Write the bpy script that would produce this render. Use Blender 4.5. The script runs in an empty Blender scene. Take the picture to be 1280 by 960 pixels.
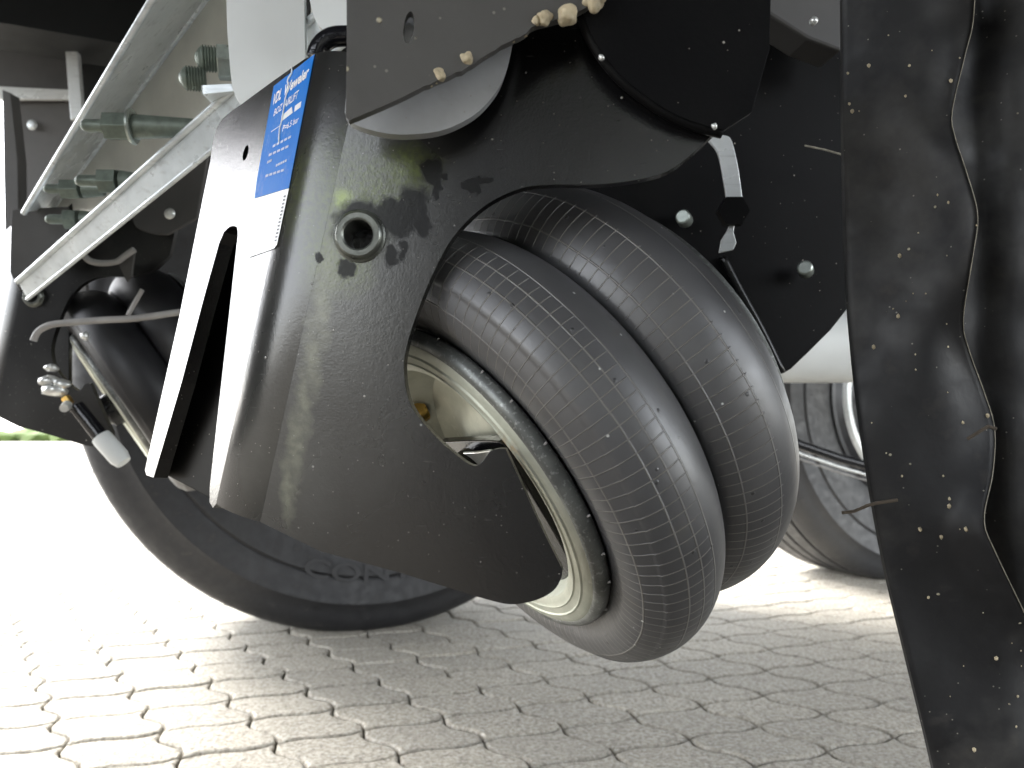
import bpy, bmesh, math, random
from mathutils import Vector as V, Matrix, noise
random.seed(7)
R = math.radians
sc = bpy.context.scene
C = sc.collection
# ---------------------------------------------------------------- camera
H = 0.40
PITCH = R(3.7)
FP = 924.4                                   # focal length in photo pixels (1280 wide)
cam_d = bpy.data.cameras.new('camera'); cam = bpy.data.objects.new('camera', cam_d); C.objects.link(cam)
cam.location = (0, 0, H); cam.rotation_euler = (R(90) + PITCH, 0, 0)
cam_d.sensor_width = 36; cam_d.lens = 36 * FP / 1280; cam_d.clip_start = .02; cam_d.clip_end = 500
cam_d.dof.use_dof = True; cam_d.dof.focus_distance = .40; cam_d.dof.aperture_fstop = 13
sc.camera = cam
# ---------------------------------------------------------------- world and sun
SUN_EL, SUN_DIR = R(42), V((-.87, .49, 0)).normalized()
w = bpy.data.worlds.new('World'); sc.world = w; w.use_nodes = True
wn = w.node_tree; bg = wn.nodes['Background']; sky = wn.nodes.new('ShaderNodeTexSky')
sky.sky_type = 'NISHITA'; sky.sun_disc = False; sky.sun_elevation = SUN_EL
sky.sun_rotation = math.atan2(SUN_DIR.x, SUN_DIR.y); sky.dust_density = 1.2; sky.air_density = 1.0
hs = wn.nodes.new('ShaderNodeHueSaturation'); hs.inputs['Saturation'].default_value = .22
wn.links.new(sky.outputs[0], hs.inputs['Color']); wn.links.new(hs.outputs[0], bg.inputs[0]); bg.inputs[1].default_value = .15
sd = bpy.data.lights.new('sun', 'SUN'); sd.energy = 1.35; sd.angle = R(20); sd.color = (1, .97, .93)
sun = bpy.data.objects.new('sun', sd); C.objects.link(sun)
sdir = V((SUN_DIR.x * math.cos(SUN_EL), SUN_DIR.y * math.cos(SUN_EL), math.sin(SUN_EL)))
sun.rotation_euler = sdir.to_track_quat('Z', 'Y').to_euler(); sun.location = sdir * 20
vs = sc.view_settings; vs.view_transform = 'Standard'; vs.look = 'None'; vs.exposure = 2.95; vs.gamma = 1
sc.cycles.use_denoising = True; sc.cycles.max_bounces = 8

# ---------------------------------------------------------------- helpers
cF = V((0, math.cos(PITCH), math.sin(PITCH))); cU = V((0, -math.sin(PITCH), math.cos(PITCH))); cR = V((1, 0, 0))
CAM = V((0, 0, H))
def cv(x, y, z): return cR * x - cU * y + cF * z          # camera-frame direction (y down)
def P(px, py, z): return CAM + cv((px - 640) / FP * z, (py - 480) / FP * z, z)
def G(px, py):                                            # point on the ground
    d = cv((px - 640) / FP, (py - 480) / FP, 1); return CAM + d * (-H / d.z)
class Plane:
    def __init__(s, a, b, c):
        s.o = a; n = (b - a).cross(c - a).normalized()
        if n.dot(CAM - a) < 0: n = -n
        s.n = n
    def hit(s, px, py):
        d = cv((px - 640) / FP, (py - 480) / FP, 1)
        return CAM + d * ((s.o - CAM).dot(s.n) / d.dot(s.n))
def flatz(z, ax=0, ay=0):                                 # plane z = z + ax*x + ay*y in the camera frame
    f = lambda x, y: CAM + cv(x, y, z + ax * x + ay * y)
    return Plane(f(0, 0), f(.1, 0), f(0, .1))
def crom(pts, n=5, closed=False):
    out = []; m = len(pts)
    for i in range(m if closed else m - 1):
        g = (lambda k: V(pts[k % m])) if closed else (lambda k: V(pts[max(0, min(m - 1, k))]))
        a, b, c, d = g(i - 1), g(i), g(i + 1), g(i + 2)
        for k in range(n):
            t = k / n
            out.append(.5 * ((2 * b) + (c - a) * t + (2 * a - 5 * b + 4 * c - d) * t * t + (3 * b - a - 3 * c + d) * t ** 3))
    if not closed: out.append(V(pts[-1]))
    return [tuple(p) for p in out]
def ell(cx, cy, rx, ry=None, n=28, rot=0):
    ry = ry or rx
    return [(cx + rx * math.cos(t) * math.cos(rot) - ry * math.sin(t) * math.sin(rot), cy + rx * math.cos(t) * math.sin(rot) + ry * math.sin(t) * math.cos(rot)) for t in [2 * math.pi * k / n for k in range(n)]]
def tagk(o, label=None, cat=None, group=None, kind=None):
    if label: o['label'] = label
    if cat: o['category'] = cat
    if group: o['group'] = group
    if kind: o['kind'] = kind
    return o
def link(name, bm, mats, parent=None, smooth=None, bevel=0, seg=2, origin=None):
    me = bpy.data.meshes.new(name)
    if smooth is not None:
        for f in bm.faces: f.smooth = True
    bm.normal_update()
    org = V(origin) if origin is not None else V((0, 0, 0))
    if parent is not None: org = parent.matrix_world.translation.copy() if False else V(parent['_o']) if '_o' in parent else V((0, 0, 0))
    if org.length: bmesh.ops.translate(bm, verts=bm.verts, vec=-org)
    bm.to_mesh(me); bm.free()
    if smooth is not None and smooth < 3: me.set_sharp_from_angle(angle=smooth)
    for m in (mats if isinstance(mats, (list, tuple)) else [mats]): me.materials.append(m)
    o = bpy.data.objects.new(name, me); C.objects.link(o)
    if parent is not None: o.parent = parent
    else: o.location = org
    o['_o'] = tuple(org)
    if bevel:
        b = o.modifiers.new('edge', 'BEVEL'); b.width = bevel; b.segments = seg; b.limit_method = 'ANGLE'; b.angle_limit = R(40); b.harden_normals = False
    return o
def thing(name, loc, label, cat, group=None):
    o = bpy.data.objects.new(name, None); C.objects.link(o); o.location = loc; o['_o'] = tuple(loc); o.empty_display_size = .02
    return tagk(o, label, cat, group)
def slab_into(bm, outline, n, thick, holes=(), smi=0, uvo=None):
    """closed 3D outline lying on one plane, normal n to the camera; thickness away from it"""
    uvl = bm.loops.layers.uv.verify()
    loops = [outline] + list(holes)
    fr = []; bk = []
    for lp in loops:
        fr.append([bm.verts.new(p) for p in lp]); bk.append([bm.verts.new(p - n * thick) for p in lp])
    newf = []
    for rings in (fr, bk):
        ed = []
        for r_ in rings:
            for i in range(len(r_)): ed.append(bm.edges.new((r_[i], r_[(i + 1) % len(r_)])))
        res = bmesh.ops.triangle_fill(bm, use_beauty=True, use_dissolve=False, edges=ed, normal=n)
        newf += [g for g in res['geom'] if isinstance(g, bmesh.types.BMFace)]
    for a, b in zip(fr, bk):
        m = len(a)
        for i in range(m):
            f = bm.faces.new((a[i], a[(i + 1) % m], b[(i + 1) % m], b[i])); f.material_index = smi; newf.append(f)
    bmesh.ops.recalc_face_normals(bm, faces=newf)
    if uvo:
        o, e1, e2 = uvo
        for f in newf:
            for l in f.loops: l[uvl].uv = ((l.vert.co - o).dot(e1), (l.vert.co - o).dot(e2))
    return newf
def plate(name, px, plane, thick, mats, parent=None, holes=(), bevel=.0008, smi=0, uvo=None, origin=None):
    bm = bmesh.new()
    slab_into(bm, [plane.hit(*p) for p in px], plane.n, thick, [[plane.hit(*p) for p in h] for h in holes], smi, uvo)
    return link(name, bm, mats, parent, bevel=bevel, origin=origin)
def frame(a):
    a = V(a).normalized(); u = a.cross(V((0, 0, 1)))
    if u.length < .05: u = a.cross(V((0, 1, 0)))
    u.normalize(); return a, u, a.cross(u)
def lathe_into(bm, c, axis, prof, n=64, u0=0, closed=False, mi=0):
    """prof: list of (s along axis, radius)"""
    a, u, v = frame(axis); uvl = bm.loops.layers.uv.verify()
    rows = []; L = [0]
    for i in range(1, len(prof)): L.append(L[-1] + math.hypot(prof[i][0] - prof[i - 1][0], prof[i][1] - prof[i - 1][1]))
    for s, r_ in prof:
        if r_ < 1e-6: rows.append([bm.verts.new(c + a * s)])
        else: rows.append([bm.verts.new(c + a * s + (u * math.cos(t) + v * math.sin(t)) * r_) for t in [2 * math.pi * k / n for k in range(n)]])
    fs = []
    for i in range(len(rows) - 1):
        A, B = rows[i], rows[i + 1]
        for k in range(n):
            k2 = (k + 1) % n
            if len(A) == 1 and len(B) == 1: continue
            if len(A) == 1: vsx = [(A[0], k + .5, i), (B[k2], k + 1, i + 1), (B[k], k, i + 1)]
            elif len(B) == 1: vsx = [(A[k], k, i), (A[k2], k + 1, i), (B[0], k + .5, i + 1)]
            else: vsx = [(A[k], k, i), (A[k2], k + 1, i), (B[k2], k + 1, i + 1), (B[k], k, i + 1)]
            f = bm.faces.new([q[0] for q in vsx]); f.material_index = mi; fs.append(f)
            for l, q in zip(f.loops, vsx): l[uvl].uv = (q[1] / n, L[q[2]])
    bmesh.ops.recalc_face_normals(bm, faces=fs)
    return fs
def lathe(name, c, axis, prof, mats, parent=None, n=64, smooth=R(40), origin=None):
    bm = bmesh.new(); lathe_into(bm, c, axis, prof, n); return link(name, bm, mats, parent, smooth=smooth, origin=origin)
def tube_into(bm, pts, r_, n=10, taper=None):
    rows = []; m = len(pts)
    for i, p in enumerate(pts):
        d = (pts[min(i + 1, m - 1)] - pts[max(i - 1, 0)]).normalized(); a, u, v = frame(d)
        if rows:
            u = (pu - d * pu.dot(d)).normalized(); v = d.cross(u)
        pu = u
        rr = r_ * (taper[i] if taper else 1)
        rows.append([bm.verts.new(p + (u * math.cos(t) + v * math.sin(t)) * rr) for t in [2 * math.pi * k / n for k in range(n)]])
    fs = []
    for i in range(m - 1):
        for k in range(n): fs.append(bm.faces.new((rows[i][k], rows[i][(k + 1) % n], rows[i + 1][(k + 1) % n], rows[i + 1][k])))
    fs.append(bm.faces.new(rows[0])); fs.append(bm.faces.new(rows[-1])); bmesh.ops.recalc_face_normals(bm, faces=fs)
def tube(name, pts, r_, mats, parent=None, n=10, origin=None, taper=None):
    bm = bmesh.new(); tube_into(bm, pts, r_, n, taper); return link(name, bm, mats, parent, smooth=R(50), origin=origin)
def hexa(bm, c, axis, r_, h, n=6, rot=0.2):
    a, u, v = frame(axis)
    lo = [bm.verts.new(c + (u * math.cos(t + rot) + v * math.sin(t + rot)) * r_) for t in [2 * math.pi * k / n for k in range(n)]]
    hi = [bm.verts.new(q.co + a * h) for q in lo]
    fs = [bm.faces.new(lo), bm.faces.new(hi)] + [bm.faces.new((lo[k], lo[(k + 1) % n], hi[(k + 1) % n], hi[k])) for k in range(n)]
    bmesh.ops.recalc_face_normals(bm, faces=fs)
def blob_into(bm, c, r_, seed=0, sq=(1, 1, 1), sub=2):
    res = bmesh.ops.create_icosphere(bm, subdivisions=sub, radius=1)
    for v in res['verts']:
        k = 1 + .38 * noise.noise(v.co * 1.3 + V((seed * 3.1, seed, 0)))
        v.co = c + V((v.co.x * sq[0], v.co.y * sq[1], v.co.z * sq[2])) * r_ * k

# ---------------------------------------------------------------- materials
class NT:
    def __init__(s, name):
        s.m = bpy.data.materials.new(name); s.m.use_nodes = True; s.t = s.m.node_tree; s.b = s.t.nodes['Principled BSDF']
        s.tc = s.t.nodes.new('ShaderNodeTexCoord')
    def put(s, sock, val):
        if hasattr(val, 'is_output') : s.t.links.new(val, sock)
        elif isinstance(val, tuple) and len(val) == 3 and sock.type == 'RGBA': sock.default_value = (*val, 1)
        else: sock.default_value = val
    def n(s, typ, ins=None, out=0, **props):
        nd = s.t.nodes.new('ShaderNode' + typ)
        for k, v in props.items(): setattr(nd, k, v)
        for k, v in (ins or {}).items(): s.put(nd.inputs[k], v)
        return nd.outputs[out]
    def noise(s, scale, detail=4, rough=.55, co=None, dist=0):
        return s.n('TexNoise', {'Vector': co or s.tc.outputs['Object'], 'Scale': scale, 'Detail': detail, 'Roughness': rough, 'Distortion': dist})
    def math(s, op, a, b=0, c=0, clamp=False): return s.n('Math', {0: a, 1: b, 2: c}, operation=op, use_clamp=clamp)
    def ramp(s, v, a, b, lo=0., hi=1.): return s.n('MapRange', {0: v, 1: a, 2: b, 3: lo, 4: hi}, clamp=True)
    def mix(s, f, a, b):
        nd = s.t.nodes.new('ShaderNodeMix'); nd.data_type = 'RGBA'
        s.put(nd.inputs[0], f); s.put(nd.inputs[6], a); s.put(nd.inputs[7], b); return nd.outputs[2]
    def bump(s, h, strength=.2, dist=.001, prev=None):
        d = {'Height': h, 'Strength': strength, 'Distance': dist}
        if prev is not None: d['Normal'] = prev
        return s.n('Bump', d)
    def specks(s, scale, size, dens=.5, co=None):
        nd = s.t.nodes.new('ShaderNodeTexVoronoi'); s.t.links.new(co or s.tc.outputs['Object'], nd.inputs['Vector']); nd.inputs['Scale'].default_value = scale
        near = s.ramp(nd.outputs['Distance'], size * .6, size, 1, 0)
        sep = s.n('SeparateColor', {0: nd.outputs['Color']})
        keep = s.math('GREATER_THAN', sep, 1 - dens)
        return s.math('MULTIPLY', near, keep)
    def set(s, **k):
        nm = dict(col='Base Color', rough='Roughness', metal='Metallic', nrm='Normal', spec='Specular IOR Level', coat='Coat Weight', coatr='Coat Roughness', sheen='Sheen Weight', ior='IOR')
        for a, v in k.items(): s.put(s.b.inputs[nm[a]], v)
        return s.m

def paint_black(name, base=(.005, .005, .0055), rough=.30, speck=.35, bump=.25, dusty=.08, spec=.5):
    t = NT(name)
    dust = t.ramp(t.noise(9, 5), .42, .8)
    fine = t.noise(900, 2); mid = t.noise(300, 3)
    c = t.mix(t.math('MULTIPLY', dust, dusty), base, (.13, .12, .10))
    sp = t.specks(150, .10, speck * .5); c = t.mix(t.math('MULTIPLY', sp, .8), c, (.5, .46, .40))
    sp2 = t.specks(420, .15, speck * .4); c = t.mix(t.math('MULTIPLY', sp2, .7), c, (.4, .37, .32))
    nrm = t.bump(fine, bump * .5, .0003); nrm = t.bump(mid, bump * .5, .0005, nrm); nrm = t.bump(sp, .5, .0006, nrm)
    return t.set(col=c, rough=t.ramp(dust, 0, 1, rough, rough + .14), nrm=nrm, spec=spec)
def galv(name, base=(.50, .52, .51), dark=(.30, .32, .32), metal=.75, rough=.38, scale=30):
    t = NT(name)
    n1 = t.noise(scale, 5); n2 = t.noise(scale * 8, 3)
    st = t.n('Mapping', {'Vector': t.tc.outputs['Object'], 'Scale': (6, 60, 60)})
    n3 = t.noise(3, 5, co=st)
    c = t.mix(t.ramp(n1, .35, .65), base, dark); c = t.mix(t.ramp(n2, .55, .75, 0, .4), c, (.7, .72, .70))
    c = t.mix(t.ramp(n3, .55, .7, 0, .35), c, (.2, .2, .19))
    return t.set(col=c, metal=metal, rough=t.ramp(n1, .3, .7, rough - .08, rough + .14), nrm=t.bump(n2, .15, .0006))
def plain(name, col, rough=.5, metal=0., var=.25, scale=25, bump=.15, coat=0.):
    t = NT(name); n1 = t.noise(scale, 5); n2 = t.noise(scale * 12, 2)
    c = t.mix(t.ramp(n1, .3, .7), tuple(x * (1 - var) for x in col), tuple(min(1, x * (1 + var)) for x in col))
    return t.set(col=c, rough=t.ramp(n1, .3, .7, max(.05, rough - .08), rough + .1), metal=metal, nrm=t.bump(n2, bump, .0004), coat=coat)
def rubber(name, base=(.018, .017, .017), rough=.55, speck=.3, dusty=.25, scale=90):
    t = NT(name); n1 = t.noise(7, 6, .65); n2 = t.noise(60, 4)
    c = t.mix(t.ramp(n1, .48, .8, 0, dusty), base, (.10, .095, .085))
    c = t.mix(t.ramp(n2, .6, .8, 0, .18), c, (.16, .14, .12))
    sp = t.specks(scale, .10, speck); c = t.mix(sp, c, (.42, .38, .28))
    sp2 = t.specks(scale * 3.3, .18, speck * .4); c = t.mix(t.math('MULTIPLY', sp2, .6), c, (.3, .28, .24))
    nrm = t.bump(n2, .35, .0012); nrm = t.bump(sp, .8, .0012, nrm); nrm = t.bump(n1, .2, .003, nrm)
    return t.set(col=c, rough=t.ramp(n2, .3, .7, rough - .12, rough + .12), nrm=nrm)

M_black = paint_black('black_powder_coat')
M_black2 = paint_black('black_chassis_paint', (.003, .003, .0035), .5, .12, .25, .03, .12)
M_gloss = plain('gloss_black', (.008, .008, .01), .12, 0, .2, 40, .5)
M_galv = galv('galvanised_steel', (.74, .79, .81), (.50, .54, .56), .3, .3)
M_galv2 = galv('galvanised_inner', (.82, .84, .84), (.60, .63, .63), .25, .28, 12)
M_zinc = plain('zinc_plated', (.42, .46, .42), .35, .8, .2, 120)
M_greybolt = plain('grey_green_bolt_coating', (.15, .18, .15), .45, .3, .25, 150)
M_white = plain('white_paint', (.72, .74, .73), .45, 0, .05, 10, .1)
M_greypl = rubber('weathered_grey_plate', (.085, .082, .078), .5, .2, .5, 70)
M_dome = rubber('dirty_steel_disc', (.42, .43, .44), .38, .25, .6, 110)
M_mud = plain('sandy_mud', (.50, .42, .28), .6, 0, .3, 200, .6)
M_tyre = rubber('tyre_rubber', (.010, .010, .0115), .6, 0, .08, 60)
M_tyre2 = rubber('dusty_tyre_rubber', (.035, .035, .037), .5, 0, .3, 60)
M_letter = plain('raised_letter_rubber', (.022, .022, .024), .6)
M_flap = rubber('mud_flap_rubber', (.009, .009, .010), .62, .16, .75, 110)
M_cut = plain('pale_cut_edge', (.26, .24, .19), .7, 0, .4, 300)
M_brass = plain('brass', (.75, .48, .14), .3, 1, .15, 80)
M_dark = plain('dark_underbody', (.010, .012, .013), .7)
M_panel = plain('grey_brown_panel', (.075, .072, .07), .6, 0, .3, 9)
M_hose = plain('grey_hose', (.30, .29, .28), .5)
M_alu = plain('pale_fitting', (.75, .76, .74), .3, .6)
M_twig = plain('dry_twig', (.07, .055, .04), .8)

# ---------------------------------------------------------------- ground
def sheet(name, x0, y0, x1, y1, z, mat, kind='structure'):
    bm = bmesh.new(); bm.faces.new([bm.verts.new(p) for p in ((x0, y0, z), (x1, y0, z), (x1, y1, z), (x0, y1, z))])
    return tagk(link(name, bm, mat), kind=kind)
tg = NT('joint_sand'); gn = tg.noise(220, 4); gb = tg.noise(4, 4)
M_sand = tg.set(col=tg.mix(tg.ramp(gn, .3, .7), (.07, .06, .045), (.17, .15, .12)), rough=.95, nrm=tg.bump(gn, .6, .003))
tg = NT('concrete_paving'); gn = tg.noise(420, 5, .7); g2 = tg.noise(28, 4); g3 = tg.noise(2.2, 3)
oi = tg.n('ObjectInfo', out=5)
wp = tg.n('NewGeometry', out=0)
g4 = tg.noise(1.7, 4, co=wp); g5 = tg.noise(60, 5, .7, co=wp); g6 = tg.noise(170, 5, .8, co=wp)
cc = tg.mix(tg.ramp(g5, .3, .7), (.29, .262, .21), (.51, .466, .385))
cc = tg.mix(tg.ramp(g4, .4, .65, 0, .45), cc, (.29, .265, .22))
cc = tg.mix(tg.ramp(g6, .50, .62, 0, .75), cc, (.62, .60, .55)); cc = tg.mix(tg.ramp(g6, .47, .38, 0, .75), cc, (.12, .11, .095))
cc = tg.mix(tg.math('MULTIPLY', oi, .25), cc, (.22, .21, .19))
M_pave = tg.set(col=cc, rough=.85, nrm=tg.bump(g6, .9, .0022, tg.bump(g5, .7, .004)))
ground = sheet('ground', -60, -30, 60, 90, -.008, M_sand)
k = H / .43
e1 = V((.1125, .045, 0)) * k; e2 = V((.0635, -.083, 0)) * k; O = V((.0103, 1.1896, 0)) * k
def wave(e, o, amp, n=6):
    per = V((e.y, -e.x, 0)).normalized()
    return [e * (j / n) + per * (amp * math.sin(2 * math.pi * j / n)) for j in range(n)]
def paver_outline():
    a = wave(e1, None, -.0052, 6); b = wave(e2, None, .0092, 6)
    pts = [p for p in a] + [e1 + p for p in b] + [e1 + e2 - V((0, 0, 0)) + (p - e1 * 1) for p in reversed([q for q in [wave(e1, None, -.0052, 6)[j] for j in range(1, 6)] + [e1]])] + [p for p in reversed([wave(e2, None, .0092, 6)[j] for j in range(1, 6)] + [e2])]
    return pts
po = paver_outline(); pc = sum(po, V()) / len(po); po = [p - pc for p in po]
def shrink(pts, d):
    m = len(pts); out = []
    area = sum(pts[i].x * pts[(i + 1) % m].y - pts[(i + 1) % m].x * pts[i].y for i in range(m)); sg = 1 if area > 0 else -1
    for i in range(m):
        t = (pts[(i + 1) % m] - pts[i - 1]).normalized(); out.append(pts[i] + V((-t.y, t.x, 0)) * d * sg)
    return out
def paver_into(bm, off, rz=0, dz=0, tx=0, ty=0):
    rings = []
    for d, z in ((.0016, -.011), (.0018, -.0032), (.0034, -.0010), (.0062, 0)):
        rg = []
        for p in shrink(po, d):
            q = Matrix.Rotation(rz, 3, 'Z') @ p; rg.append(bm.verts.new(off + V((q.x, q.y, z + dz + q.x * tx + q.y * ty))))
        rings.append(rg)
    m = len(po); fs = []
    for a, b in zip(rings, rings[1:]):
        for i in range(m): fs.append(bm.faces.new((a[i], a[(i + 1) % m], b[(i + 1) % m], b[i])))
    fs.append(bm.faces.new(rings[-1]))
    for f in fs: f.smooth = len(f.verts) == 4
bm = bmesh.new(); paver_into(bm, V((0, 0, 0))); bmesh.ops.recalc_face_normals(bm, faces=bm.faces)
pm = bpy.data.meshes.new('paver'); bm.to_mesh(pm); bm.free(); pm.materials.append(M_pave)
cells = []
for i in range(-75, 80):
    for j in range(-75, 75):
        c_ = O + e1 * i + e2 * j + pc
        if c_.y < .55 or c_.y > 7.5: continue
        px = 640 + FP * c_.x / c_.y
        if px < -220 or px > 1500: continue
        cells.append((c_.y + (0 if 0 < px < 1200 else 3), c_))
cells.sort(key=lambda q: q[0])
for idx, (_, c_) in enumerate(cells[:300]):
    o = bpy.data.objects.new('paver', pm); C.objects.link(o); o.parent = ground
    o.location = c_ + V((0, 0, random.uniform(-.0012, .001)))
    o.rotation_euler = (random.uniform(-.006, .006), random.uniform(-.006, .006), random.uniform(-.012, .012))
bm = bmesh.new()
for _, c_ in cells[300:]:
    paver_into(bm, c_, random.uniform(-.012, .012), random.uniform(-.0012, .001), random.uniform(-.006, .006), random.uniform(-.006, .006))
bmesh.ops.recalc_face_normals(bm, faces=bm.faces)
tagk(link('far_pavers', bm, M_pave, ground), kind='stuff')
tg = NT('grass_green'); M_grass = tg.set(col=tg.mix(tg.noise(3, 5), (.05, .09, .02), (.12, .16, .04)), rough=.9)
bm = bmesh.new()
for gx in range(-70, 41, 1):
    for r_ in range(3):
        blob_into(bm, V((gx + random.uniform(-.5, .5), 32 + r_ * 2 + random.uniform(-1, 1), .1)), random.uniform(.5, 1.0), gx, (1.2, 1, .55), 1)
tagk(link('grass_verge', bm, M_grass), 'band of low green grass at the far edge of the yard, at the left margin', 'grass', kind='stuff')
yard = sheet('yard', -60, 7.6, 60, 30, -.002, M_pave)

# ---------------------------------------------------------------- trailer underside (casts the shade, seen between the parts)
def box_into(bm, x0, y0, z0, x1, y1, z1):
    r_ = bmesh.ops.create_cube(bm, size=1)
    for v in r_['verts']: v.co = V(((x0 + x1) / 2 + v.co.x * (x1 - x0), (y0 + y1) / 2 + v.co.y * (y1 - y0), (z0 + z1) / 2 + v.co.z * (z1 - z0)))
tr = thing('trailer_body', (-.3, 1.85, 1.1), 'dark underside of the trailer body above the axle lifts', 'trailer')
TL = V((.927, .375, 0)).normalized(); TW = V((TL.y, -TL.x, 0)); TO = V((-.3, 1.9, 0))
def tbox(name, l0, l1, w0, w1, z0, z1, mat=None):
    bm = bmesh.new(); box_into(bm, l0, w0, z0, l1, w1, z1)
    for v in bm.verts: v.co = TO + TL * v.co.x + TW * v.co.y + V((0, 0, v.co.z))
    bmesh.ops.recalc_face_normals(bm, faces=bm.faces); return link(name, bm, mat or M_dark, tr)
tbox('floor', -1.3, 8, 0, 2.55, 1.12, 1.2)
for ww in (.55, 1.35): tbox('chassis_beam', -1.0, 8, ww, ww + .09, .99, 1.118)
tb_ = thing('reflection_blocker', TO + TL * -1.15 + TW * 1.2 + V((0, 0, .35)), 'unseen black box added beyond the left margin to darken the bend reflection', 'light blocker')  # unseen box, added to put a dark band in the bend's reflection
def tb2(name, l0, l1, w0, w1, z0, z1, bev):
    bm = bmesh.new(); box_into(bm, l0, w0, z0, l1, w1, z1)
    for v in bm.verts: v.co = TO + TL * v.co.x + TW * v.co.y + V((0, 0, v.co.z))
    link(name, bm, M_black, tb_, bevel=bev)
tb2('blocker_body', -1.3, -1.02, .95, 1.5, .32, 1.10, .02); tb2('blocker_lid', -1.315, -1.302, 1.0, 1.45, .4, 1.0, .01)
# ---------------------------------------------------------------- lift bracket
NX = .12
PM = flatz(.335, -NX)
fold_t = PM.hit(414, 60); fold_b = PM.hit(286, 642)
Dn = cv(-.966, 0, 1).normalized()
fd = (fold_b - fold_t).normalized()
nF = fd.cross(Dn).normalized()
if nF.dot(CAM - fold_t) < 0: nF = -nF
PF = Plane(fold_t, fold_b, fold_t + Dn * .1)
mdir = PM.n.cross(fd).normalized()
if mdir.x < 0: mdir = -mdir
fdir = nF.cross(fd).normalized()
if fdir.x > 0: fdir = -fdir
AR = .016
def proj(p):
    q = p - CAM; z = q.dot(cF); return (640 + FP * q.dot(cR) / z, 480 - FP * q.dot(cU) / z)
uvM = (PM.hit(450, 295), cR, cU)
TH = .006
def make_bracket(label, group):
    t = thing('lift_bracket', P(400, 640, .385), label, 'bracket', group)
    bm = bmesh.new()
    mt, mb = proj(fold_t + mdir * AR), proj(fold_b + mdir * AR)
    arch = crom([(868, 190), (835, 214), (790, 226), (740, 231), (690, 231), (650, 236), (605, 258), (566, 297), (540, 345), (520, 395), (508, 435), (505, 465), (513, 505), (540, 541), (567, 566), (590, 582), (602, 578), (612, 565), (622, 561), (632, 561)], 5)
    arch += crom([(634, 566), (652, 605), (676, 658), (703, 712)], 3)
    arch += crom([(704, 716), (695, 735), (678, 747), (655, 754), (632, 755), (600, 747)], 4)[1:]
    outl = [mt, (520, 50), (660, -60), (940, -60), (915, 100), (900, 160)] + arch + [(500, 716), (400, 689), mb]
    ring = (450, 295)
    slab_into(bm, [PM.hit(*p) for p in outl], PM.n, TH, [[PM.hit(*p) for p in ell(450, 295, 22)]], 0, uvM)
    # bend
    bmu = bm.loops.layers.uv.verify(); rows = []
    for i in range(13):
        s_ = i / 12
        lnv = []
        for base in (fold_t, fold_b):
            ends = (base + fdir * AR, base, base + mdir * AR)
            q = ends[0] * (1 - s_) ** 2 + ends[1] * 2 * s_ * (1 - s_) + ends[2] * s_ ** 2
            nn = (nF * (1 - s_) + PM.n * s_).normalized()
            lnv += [bm.verts.new(q), bm.verts.new(q - nn * TH)]
        rows.append(lnv)
    fs = []
    for a, b in zip(rows, rows[1:]):
        for (i, j) in ((0, 2), (1, 3), (0, 1), (2, 3)):
            fs.append(bm.faces.new((a[i], a[j], b[j], b[i])))
        fs[-4].smooth = True; fs[-3].smooth = True
    bmesh.ops.recalc_face_normals(bm, faces=fs)
    for f in fs:
        for l in f.loops: l[bmu].uv = ((l.vert.co - uvM[0]).dot(cR), (l.vert.co - uvM[0]).dot(cU))
    # flange with the wedge slot
    ft, fb = proj(fold_t + fdir * AR), proj(fold_b + fdir * AR)
    outf = [ft] + crom([(380, 74), (340, 102), (302, 130)], 2) + crom([(290, 138), (275, 152), (267, 172), (263, 200)], 3) + [(224, 396), (181, 588), (183, 594), (192, 597), (227, 478), (255, 372), (274, 304)] + crom([(280, 290), (288, 283), (296, 284), (297, 295)], 3) + [(287, 386), (271, 528), (262, 610), (262, 628), (266, 635), fb]
    slab_into(bm, [PF.hit(*p) for p in outf], PF.n, TH + .002, [[PF.hit(*p) for p in ell(307, 191, 3, 10, 12, .25)]], 0, uvM)
    link('side_plate', bm, M_bracket, t, bevel=.0007)
    # far side plate, parallel to the near one
    l0, l1 = PF.hit(266, 200), PF.hit(184, 592)
    pf2 = Plane(l0, l1, l0 + mdir * .1)
    bm = bmesh.new(); q = [pf2.hit(*p) for p in [(262, 165), (222, 396), (185, 590), (262, 630), (330, 652), (455, 660), (455, 240), (330, 150)]]
    q = [x_ + pf2.n * -.009 for x_ in q]
    slab_into(bm, q, pf2.n, .006, (), 0, uvM); link('rear_plate', bm, M_black, t, bevel=.0007)
    # bushing
    c_ = PM.hit(450, 295); ax = (PM.n + cR * .10).normalized()
    b_ = lathe('bushing', c_, ax, [(-.03, .0068), (.004, .0068), (.0048, .0076), (.0048, .0098), (.0035, .0112), (.0022, .0114), (0.0018, .0112), (.0010, .0124), (-.001, .0124)], M_bush, t, 48)
    b2 = lathe('bushing_core', c_ - ax * .012, ax, [(-.004, 0), (-.004, .0066), (-.002, .0066), (-.002, 0)], M_gloss, t, 24)
    # glossy tube end above the bend
    tb = tube('weld_bead', [P(x_, y_, .361) for x_, y_ in crom([(395, 72), (399, 60), (407, 51), (418, 46), (434, 45), (460, 45)], 4)], .0048, M_gloss, t, 14)
    return t
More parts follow.
